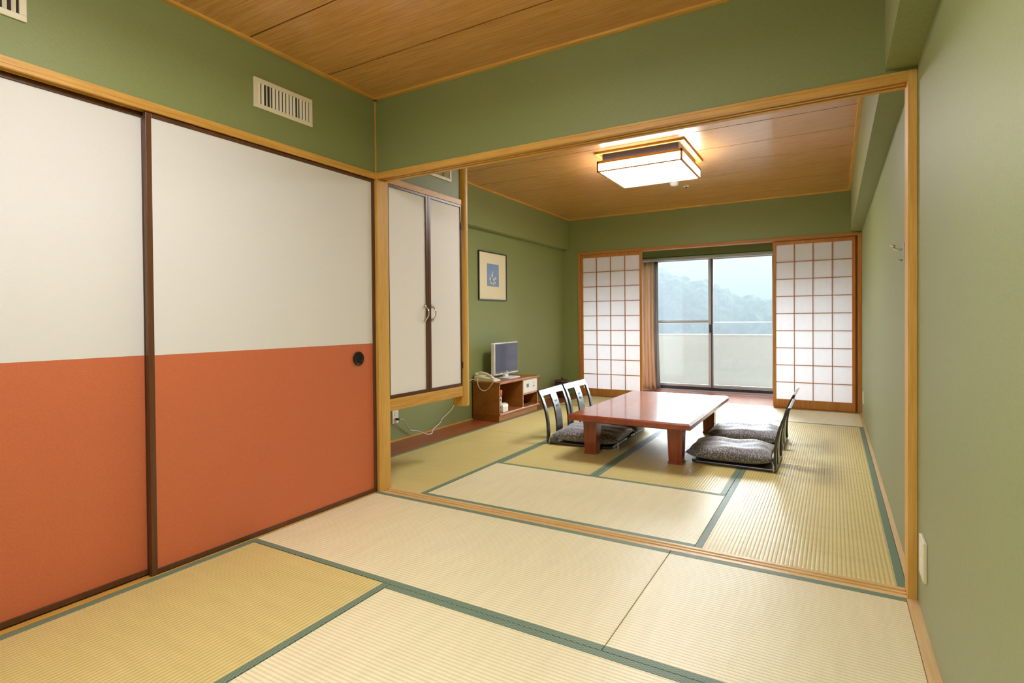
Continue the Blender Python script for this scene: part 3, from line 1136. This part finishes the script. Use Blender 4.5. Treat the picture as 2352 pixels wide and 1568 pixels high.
# ------------------------------------------------------------------ legless chairs (local: seat runs +X from the back at x=0, width along Y)
def back_x(z):
    """profile of the bent back"""
    t = max(0.0, (z - 0.02) / 0.43)
    return -0.012 * t - 0.075 * t ** 2.2 + 0.012 * math.sin(math.pi * t)


def strip(bm, y0, y1, z0, z1, th=0.014, n=14, holes=None):
    zs = [z0 + (z1 - z0) * i / n for i in range(n + 1)]
    F = [[bm.verts.new((back_x(z) + dx, y, z)) for dx, y in ((0, y0), (0, y1), (-th, y1), (-th, y0))] for z in zs]
    for a, b in zip(F, F[1:]):
        for i in range(4):
            j = (i + 1) % 4
            bm.faces.new([a[i], a[j], b[j], b[i]])
    bm.faces.new(F[0][::-1])
    bm.faces.new(F[-1])


def slat_holes(bm, w=0.062, z0=0.02, z1=0.40):
    """central slat pierced by four small square holes"""
    hs, gp = 0.0085, 0.015
    zc_ = 0.315
    yc = [-w, -gp - hs, -gp + hs, gp - hs, gp + hs, w]
    zb = [zc_ - 0.021 - hs, zc_ - 0.021 + hs, zc_ + 0.021 - hs, zc_ + 0.021 + hs]
    strip(bm, -w, w, z0, zb[0], n=10)
    strip(bm, -w, w, zb[1], zb[2], n=2)
    strip(bm, -w, w, zb[3], z1, n=4)
    for za, zbb in ((zb[0], zb[1]), (zb[2], zb[3])):
        strip(bm, yc[0], yc[1], za, zbb, n=1)
        strip(bm, yc[2], yc[3], za, zbb, n=1)
        strip(bm, yc[4], yc[5], za, zbb, n=1)


def make_chair(label):
    r = thing('floor_chair', label, 'floor chair', group='black lacquered floor chairs around the low table')
    hw = 0.255

    def seat(bm):
        prism(bm, [(-0.014, -hw), (0.52, -hw + 0.01), (0.555, -hw + 0.05), (0.555, hw - 0.05), (0.52, hw - 0.01), (-0.014, hw)], 0.001, 0.020, 'z')
    mk('seat', seat, M['black'], r, bevel=0.004)
    for s in (-1, 1):
        a, b = sorted((s * hw, s * (hw - 0.040)))
        mk('stile', lambda bm, a=a, b=b: strip(bm, a, b, 0.018, 0.412, 0.018), M['black'], r, bevel=0.002)
    mk('centre_slat', slat_holes, M['black'], r)
    mk('top_rail', lambda bm: strip(bm, -hw - 0.004, hw + 0.004, 0.400, 0.452, 0.020, n=5), M['black'], r, bevel=0.003)
    return r


def make_cushion(label):
    r = thing('floor_cushion', label, 'cushion', group='grey patterned cushions on the floor chairs')
    hx, hy, h = 0.292, 0.268, 0.058

    def f(bm):
        n = 28
        top_, bot = [], []
        for j in range(n + 1):
            v = -1 + 2 * j / n
            ra, rb = [], []
            for i in range(n + 1):
                u = -1 + 2 * i / n
                e = max(0.0, (1 - abs(u) ** 3.2)) ** 0.48 * max(0.0, (1 - abs(v) ** 3.2)) ** 0.48
                pin = 1 - 0.045 * (1 - abs(u) ** 2) * abs(v) ** 3
                pin2 = 1 - 0.045 * (1 - abs(v) ** 2) * abs(u) ** 3
                x, y = u * hx * pin2, v * hy * pin
                dz = 0.006 * math.sin(7 * u + 2 * v) * e + 0.004 * math.sin(11 * v - 3 * u) * e
                dip = -0.016 * math.exp(-(u * u + v * v) * 5)
                ra.append(bm.verts.new((x, y, h + h * e * 1.0 + dz + dip)))
                edge = (i in (0, n) or j in (0, n))
                rb.append(ra[-1] if edge else bm.verts.new((x, y, h - (h - 0.002) * min(1, e * 1.25))))
            top_.append(ra)
            bot.append(rb)
        for g, rev in ((top_, False), (bot, True)):
            for j in range(n):
                for i in range(n):
                    q = [g[j][i], g[j][i + 1], g[j + 1][i + 1], g[j + 1][i]]
                    bm.faces.new(q[::-1] if rev else q)
    mk('cushion_cover', f, M['cushion'], r, smooth=True)
    for sx_ in (-1, 1):
        for sy_ in (-1, 1):
            x, y = sx_ * hx * 0.985, sy_ * hy * 0.985

            def ts(bm, x=x, y=y, sx_=sx_, sy_=sy_):
                tube(bm, [(x, y, 0.050), (x + 0.008 * sx_, y + 0.010 * sy_, 0.040), (x + 0.010 * sx_, y + 0.013 * sy_, 0.012), (x + 0.012 * sx_, y + 0.020 * sy_, -0.012)], 0.0022, 6, 4)
                tube(bm, [(x, y, 0.050), (x + 0.010 * sx_, y + 0.006 * sy_, 0.036), (x + 0.016 * sx_, y + 0.008 * sy_, 0.008)], 0.0018, 6, 4)
            mk('corner_tie', ts, M['cord'], r, smooth=True)
    return r


spots = [
    (0.325, 1.985, 0.03, 'left near', 'black floor chair at the near left corner of the low table', 'grey patterned cushion by the near left table leg', (0.315, 0.0)),
    (0.320, 2.535, -0.02, 'left far', 'black floor chair on the left, second from the viewer and touching the first', 'grey patterned cushion on the second left chair, mostly under the table', (0.325, 0.03)),
    (2.085, 1.915, math.pi, 'right near', 'black floor chair at the near right corner of the low table, seen from the side', 'grey patterned cushion nearest the viewer on the right of the table', (0.305, 0.0)),
    (2.075, 2.670, math.pi - 0.01, 'right far', 'black floor chair on the right, further from the viewer by the paper screen', 'grey patterned cushion on the further right chair, half whitened by daylight', (0.285, -0.01)),
]
ch0 = cu0 = None
for x, y, rz, _, lc, lcu, (ox, oy) in spots:
    if ch0 is None:
        c, q = make_chair(lc), make_cushion(lcu)
        ch0, cu0 = c, q
    else:
        c, q = copy_tree(ch0), copy_tree(cu0)
        c['label'] = lc
        q['label'] = lcu
    c.location = (x, y, 0.0015)
    c.rotation_euler = (0, 0, rz)
    off = Vector((ox, oy, 0))
    off.rotate(Matrix.Rotation(rz, 3, 'Z'))
    q.location = (x + off.x, y + off.y, 0.0215)
    q.rotation_euler = (0, 0, rz + 0.02)

# ------------------------------------------------------------------ television stand
ts_ = thing('television_stand', 'brown wooden television stand with open shelves against the left wall', 'tv stand', (-0.72, 2.84, 0.0))
O = ts_.location
SX0, SX1, SY0, SY1 = -0.888, -0.555, 2.395, 3.275
mk('cabinet_body', BB(
    (SX0, SX1, SY0, SY0 + 0.018, 0.070, 0.392), (SX0, SX1, SY1 - 0.018, SY1, 0.070, 0.392),
    (SX0, SX0 + 0.008, SY0 + 0.018, SY1 - 0.018, 0.070, 0.392),
    (SX0 + 0.008, SX1 - 0.002, 2.905, 2.923, 0.088, 0.392),
    (SX0 + 0.008, SX1 - 0.002, 2.923, SY1 - 0.018, 0.222, 0.238)), M['stand'], ts_, org=O, bevel=0.001)
mk('top_board', B(SX0, SX1 + 0.012, SY0 - 0.006, SY1 + 0.035, 0.392, 0.414), M['stand'], ts_, org=O, bevel=0.004)
mk('bottom_board', B(SX0, SX1 + 0.010, SY0 - 0.002, SY1 + 0.022, 0.066, 0.088), M['stand'], ts_, org=O, bevel=0.004)
mk('edge_strip', BB((SX1 + 0.010, SX1 + 0.0145, SY0 - 0.006, SY1 + 0.035, 0.396, 0.4145), (SX1 + 0.008, SX1 + 0.0125, SY0 - 0.002, SY1 + 0.022, 0.070, 0.0885),
                    (SX1 - 0.002, SX1 + 0.001, SY0 + 0.001, SY0 + 0.017, 0.088, 0.392), (SX1 - 0.003, SX1 + 0.001, 2.906, 2.922, 0.088, 0.392), (SX1 - 0.002, SX1 + 0.001, SY1 - 0.017, SY1 - 0.001, 0.088, 0.392),
                    (SX1 - 0.003, SX1 + 0.001, 2.923, SY1 - 0.018, 0.222, 0.238)), M['stand_edge'], ts_, org=O, bevel=0.001)
mk('plinth', B(SX0, SX1 - 0.006, SY0 + 0.004, SY1 - 0.01, 0.0015, 0.066), M['stand'], ts_, org=O)
pn = mk('control_panel', B(SX0 + 0.10, SX1 + 0.0005, 2.925, SY1 - 0.020, 0.240, 0.390), M['white_pl'], ts_, org=O, bevel=0.002)
pn['label'] = 'white front panel with a small dark display'
mk('display', BB((SX1 + 0.0005, SX1 + 0.002, 3.000, 3.050, 0.300, 0.340)), plain('lcd_violet', (92, 92, 128), 0.3), pn, org=O)
mk('coin_slot', B(SX1 + 0.0005, SX1 + 0.002, 3.155, 3.195, 0.335, 0.340), M['grey_pl'], pn, org=O)
mk('key_switch', BB((SX1 + 0.0005, SX1 + 0.002, 3.150, 3.190, 0.293, 0.303), (SX1 + 0.0005, SX1 + 0.004, 3.172, 3.190, 0.300, 0.312)), M['grey_pl'], pn, org=O)

# ------------------------------------------------------------------ television
tv = thing('television', 'small flat television with a silver rim on the wooden stand', 'television', (-0.745, 2.875, 0.4145), 0.04)
mk('foot', lambda bm: (prism(bm, [(-0.085, -0.13), (0.10, -0.13), (0.115, -0.115), (0.115, 0.115), (0.10, 0.13), (-0.085, 0.13)], 0.0, 0.014, 'z')), M['white_pl'], tv, bevel=0.003)
mk('neck', BB((-0.03, 0.005, -0.04, 0.04, 0.012, 0.07)), M['white_pl'], tv, bevel=0.004)
cs = mk('television_case', B(-0.045, 0.006, -0.285, 0.285, 0.040, 0.402), M['white_pl'], tv, bevel=0.012, seg=3)
sc_m, sc_nt, sc_b = new_mat('screen_blue_grey')
setp(sc_b, 0.12, 0.6)
sc_b.inputs['Base Color'].default_value = lin((70, 76, 104))
mk('bezel', BB((0.006, 0.0078, -0.272, 0.272, 0.060, 0.392)), M['black'], tv, bevel=0.001)
mk('screen', B(0.0078, 0.0088, -0.258, 0.258, 0.085, 0.380), sc_m, tv)
mk('lower_trim', B(0.006, 0.010, -0.275, 0.275, 0.046, 0.062), M['chrome'], tv, bevel=0.002)
mk('badge', B(0.0078, 0.0092, -0.014, 0.014, 0.068, 0.077), M['white_pl'], tv)

# ------------------------------------------------------------------ telephone
ph = thing('telephone', 'ivory desk telephone with a coiled cord at the left end of the stand', 'telephone', (-0.752, 2.474, 0.4145), 0.05)
ph.scale = (1.12, 0.92, 1.12)


def ph_base(bm):
    prism(bm, [(-0.110, 0.0), (0.115, 0.0), (0.115, 0.014), (0.06, 0.030), (-0.09, 0.054), (-0.110, 0.050)], -0.075, 0.075, 'y')


mk('telephone_base', ph_base, M['cream'], ph, bevel=0.005)


def handset(bm):
    pts = [(-0.095, -0.048, 0.070), (-0.05, -0.048, 0.080), (0.0, -0.048, 0.074), (0.05, -0.048, 0.056), (0.085, -0.048, 0.036)]
    tube(bm, pts, 0.013, 10)
    for x, z in ((-0.09, 0.058), (0.078, 0.028)):
        lathe(bm, [(0.0, z - 0.006), (0.024, z - 0.004), (0.026, z + 0.008), (0.016, z + 0.020), (0, z + 0.022)], x, -0.048, 20)


mk('handset', handset, M['cream'], ph, smooth=True)
mk('keypad', lambda bm: [box(bm, -0.02 + 0.024 * i, -0.004 + 0.024 * i, 0.0 + 0.02 * j, 0.013 + 0.02 * j, 0.030 - 0.004 * i, 0.048 - 0.005 * i) for i in range(4) for j in range(3)], M['grey_pl'], ph)
cpts = [(-.075, -.064, .030), (-.062, -.094, .014), (-.052, -.1085, -.030), (-.022, -.1095, -.072), (.016, -.1095, -.083), (.060, -.1095, -.064), (.098, -.1085, -.016), (.112, -.096, .012), (.094, -.066, .022)]
mk('handset_cord', lambda bm: tube(bm, cpts, 0.0042, 8), M['cord'], ph, smooth=True)

# ------------------------------------------------------------------ things on the lower shelf of the stand
fl = thing('flashlight', 'orange topped white flashlight hanging inside the left bay of the television stand', 'flashlight', (-0.574, 2.450, 0.20))
mk('flashlight_body', lambda bm: lathe(bm, [(0.0, -0.10), (0.011, -0.099), (0.012, 0.06), (0.0, 0.061)], seg=16), M['white_pl'], fl, smooth=True)
mk('lamp_head', lambda bm: lathe(bm, [(0.012, 0.06), (0.017, 0.08), (0.018, 0.125), (0.012, 0.130), (0.0, 0.130)], seg=20), M['orange_pl'], fl, smooth=True)
mk('wall_clip', BB((-0.012, 0.012, -0.0365, -0.006, -0.06, -0.04), (-0.012, 0.012, -0.0365, -0.006, 0.02, 0.04), (-0.006, 0.006, -0.0365, -0.030, -0.06, 0.04)), M['dark_metal'], fl)
bx = thing('small_box', 'small white lidded box standing on the bottom shelf of the television stand', 'box', (-0.612, 2.545, 0.0885))
mk('box_body', B(-0.045, 0.045, -0.055, 0.055, 0.0, 0.058), M['white_pl'], bx, bevel=0.004)
mk('box_lid', lambda bm: prism(bm, [(-0.048, 0.058), (0.048, 0.058), (0.040, 0.078), (0.01, 0.088), (-0.01, 0.088), (-0.040, 0.078)], -0.058, 0.058, 'y'), M['cream'], bx, bevel=0.003)

# ------------------------------------------------------------------ lidded bin in the far corner
jr = thing('lidded_jar', 'dark mottled round jar with a lid in the far left corner', 'jar', (-0.765, 4.43, 0.0015))
mk('jar_body', lambda bm: lathe(bm, [(0.0, 0.0), (0.075, 0.0), (0.088, 0.01), (0.098, 0.08), (0.100, 0.17), (0.094, 0.215), (0.0, 0.216)], seg=40), M['brown_jar'], jr, smooth=True)
ld = mk('jar_lid', lambda bm: lathe(bm, [(0.103, 0.214), (0.105, 0.224), (0.096, 0.238), (0.05, 0.248), (0.0, 0.250)], seg=40), M['brown_jar'], jr, smooth=True)
mk('knob', lambda bm: lathe(bm, [(0.010, 0.248), (0.008, 0.256), (0.016, 0.264), (0.016, 0.272), (0.0, 0.276)], seg=20), M['brown_jar'], ld, smooth=True)

# ------------------------------------------------------------------ framed picture
pc = thing('framed_picture', 'black framed picture of pale flowers on blue above the television', 'picture', (XR, 2.832, 1.567))
PW, PH = 0.302, 0.272


def pf(bm):
    t = 0.011
    box(bm, 0.001, 0.020, -PW, PW, -PH, -PH + t)
    box(bm, 0.001, 0.020, -PW, PW, PH - t, PH)
    box(bm, 0.001, 0.020, -PW, -PW + t, -PH + t, PH - t)
    box(bm, 0.001, 0.020, PW - t, PW, -PH + t, PH - t)


mk('picture_frame', pf, M['black'], pc, bevel=0.001)
mk('picture_mount', B(0.002, 0.010, -PW + 0.010, PW - 0.010, -PH + 0.010, PH - 0.010), plain('cream_mount', (234, 226, 190), 0.7, var=0.01), pc)
pr = mk('print', B(0.010, 0.0108, -0.125, 0.130, -0.115, 0.140), plain('blue_print', (132, 158, 198), 0.6, var=0.06, scale=9), pc)


def blooms(bm):
    rnd = random.Random(4)
    for (fy, fz, fs) in ((-0.06, -0.03, .030), (-0.015, 0.01, .028), (0.02, -0.035, .03), (0.06, -0.02, .026), (-0.04, -0.075, .024), (0.005, -0.085, .024), (0.045, -0.07, .022), (-0.005, 0.045, .020)):
        c = bm.verts.new((0.0116, fy, fz))
        ring = []
        for k in range(12):
            a = 2 * math.pi * k / 12 + rnd.random() * 0.2
            rr = fs * (1.0 if k % 2 == 0 else 0.42)
            ring.append(bm.verts.new((0.0112, fy + rr * math.cos(a) * 0.9, fz + rr * math.sin(a))))
        for k in range(12):
            bm.faces.new([c, ring[k], ring[(k + 1) % 12]])


mk('painted_flowers', blooms, plain('petal_white', (222, 226, 208), 0.6, var=0.08), pr)
mk('painted_stems', lambda bm: [hexa(bm, [(0.0108, a, -0.112), (0.0108, a + 0.006, -0.112), (0.0111, a + 0.006, -0.112), (0.0111, a, -0.112), (0.0108, b, -0.02), (0.0108, b + 0.004, -0.02), (0.0111, b + 0.004, -0.02), (0.0111, b, -0.02)]) for a, b in ((-0.02, -0.05), (-0.004, -0.01), (0.008, 0.02), (0.02, 0.055), (-0.035, -0.035))], plain('stem_green', (104, 138, 112), 0.6), pr)


# ------------------------------------------------------------------ socket, plug and cord below the cabinet
sk = thing('wall_socket', 'white wall socket low in the recess below the white cabinet', 'wall socket', (XR, 1.165, 0.218))
mk('cover_plate', B(0.0, 0.008, -0.040, 0.040, -0.060, 0.060), M['white_pl'], sk, bevel=0.002)
mk('outlet_face', BB((0.008, 0.010, -0.014, 0.014, -0.046, -0.008), (0.008, 0.010, -0.014, 0.014, 0.006, 0.044)), M['cream'], sk, bevel=0.001)
pw = thing('power_cord', 'white cable plugged into the low socket and hanging in a loop', 'cable', (XR + 0.01, 1.17, 0.2))
OC = pw.location
mk('plug', B(XR + 0.0105, XR + 0.045, 1.158, 1.182, 0.188, 0.206), M['dark_metal'], pw, org=OC, bevel=0.003)
mk('cable', lambda bm: tube(bm, [(XR + 0.044, 1.170, 0.197), (XR + 0.055, 1.22, 0.185), (XR + 0.035, 1.30, 0.105), (XR + 0.03, 1.345, 0.068), (XR + 0.05, 1.42, 0.05), (XR + 0.09, 1.49, 0.015), (XR + 0.10, 1.56, 0.006), (XR + 0.06, 1.64, 0.032), (XR + 0.03, 1.78, 0.062), (XR + 0.02, 1.84, 0.10), (XR + 0.02, 1.98, 0.16), (XR + 0.02, 2.07, 0.24), (XR + 0.02, 2.16, 0.34), (XR + 0.025, 2.30, 0.42), (XR + 0.025, 2.37, 0.435), (XR + 0.03, 2.405, 0.43)], 0.0042, 8), M['cord'], pw, org=OC, smooth=True)

# ------------------------------------------------------------------ fittings on the right wall
s2 = thing('wall_socket', 'ivory socket box low on the green right wall in the near room', 'wall socket', (W, -0.195, 0.232))
mk('socket_box', B(-0.012, 0.0, -0.056, 0.056, -0.068, 0.068), M['cream'], s2, bevel=0.003)
mk('outlet_face', BB((-0.0135, -0.012, -0.020, 0.020, -0.050, -0.006), (-0.0135, -0.012, -0.020, 0.020, 0.006, 0.050)), M['white_pl'], s2)
s3 = thing('wall_socket', 'small ivory socket plate at the far end of the right wall beside the paper screen', 'wall socket', (W, 4.30, 0.235))
mk('cover_plate', B(-0.008, 0.0, -0.060, 0.060, -0.062, 0.062), M['cream'], s3, bevel=0.002)
mk('outlet_face', B(-0.010, -0.008, -0.018, 0.018, -0.040, 0.040), M['white_pl'], s3)
hk_ = thing('wall_hook', 'small chrome hook high on the right wall just past the wooden post', 'hook', (W, 0.47, 1.365))


def hook(bm):
    tube(bm, [(-0.003, 0, 0.0), (-0.02, 0, 0.0), (-0.034, 0, 0.004), (-0.040, 0, 0.014)], 0.005, 8)
    lathe(bm, [(0.0, 0.010), (0.009, 0.012), (0.010, 0.020), (0.0, 0.024)], -0.040, 0, 14)


mk('hook_arm', hook, M['chrome'], hk_, smooth=True)
mk('hook_plate', BB((-0.004, 0.0, -0.012, 0.012, -0.06, 0.03)), M['alu'], hk_, bevel=0.001)
mk('lower_arm', lambda bm: tube(bm, [(-0.003, 0, -0.045), (-0.016, 0, -0.05), (-0.022, 0, -0.04)], 0.004, 8), M['chrome'], hk_, smooth=True)
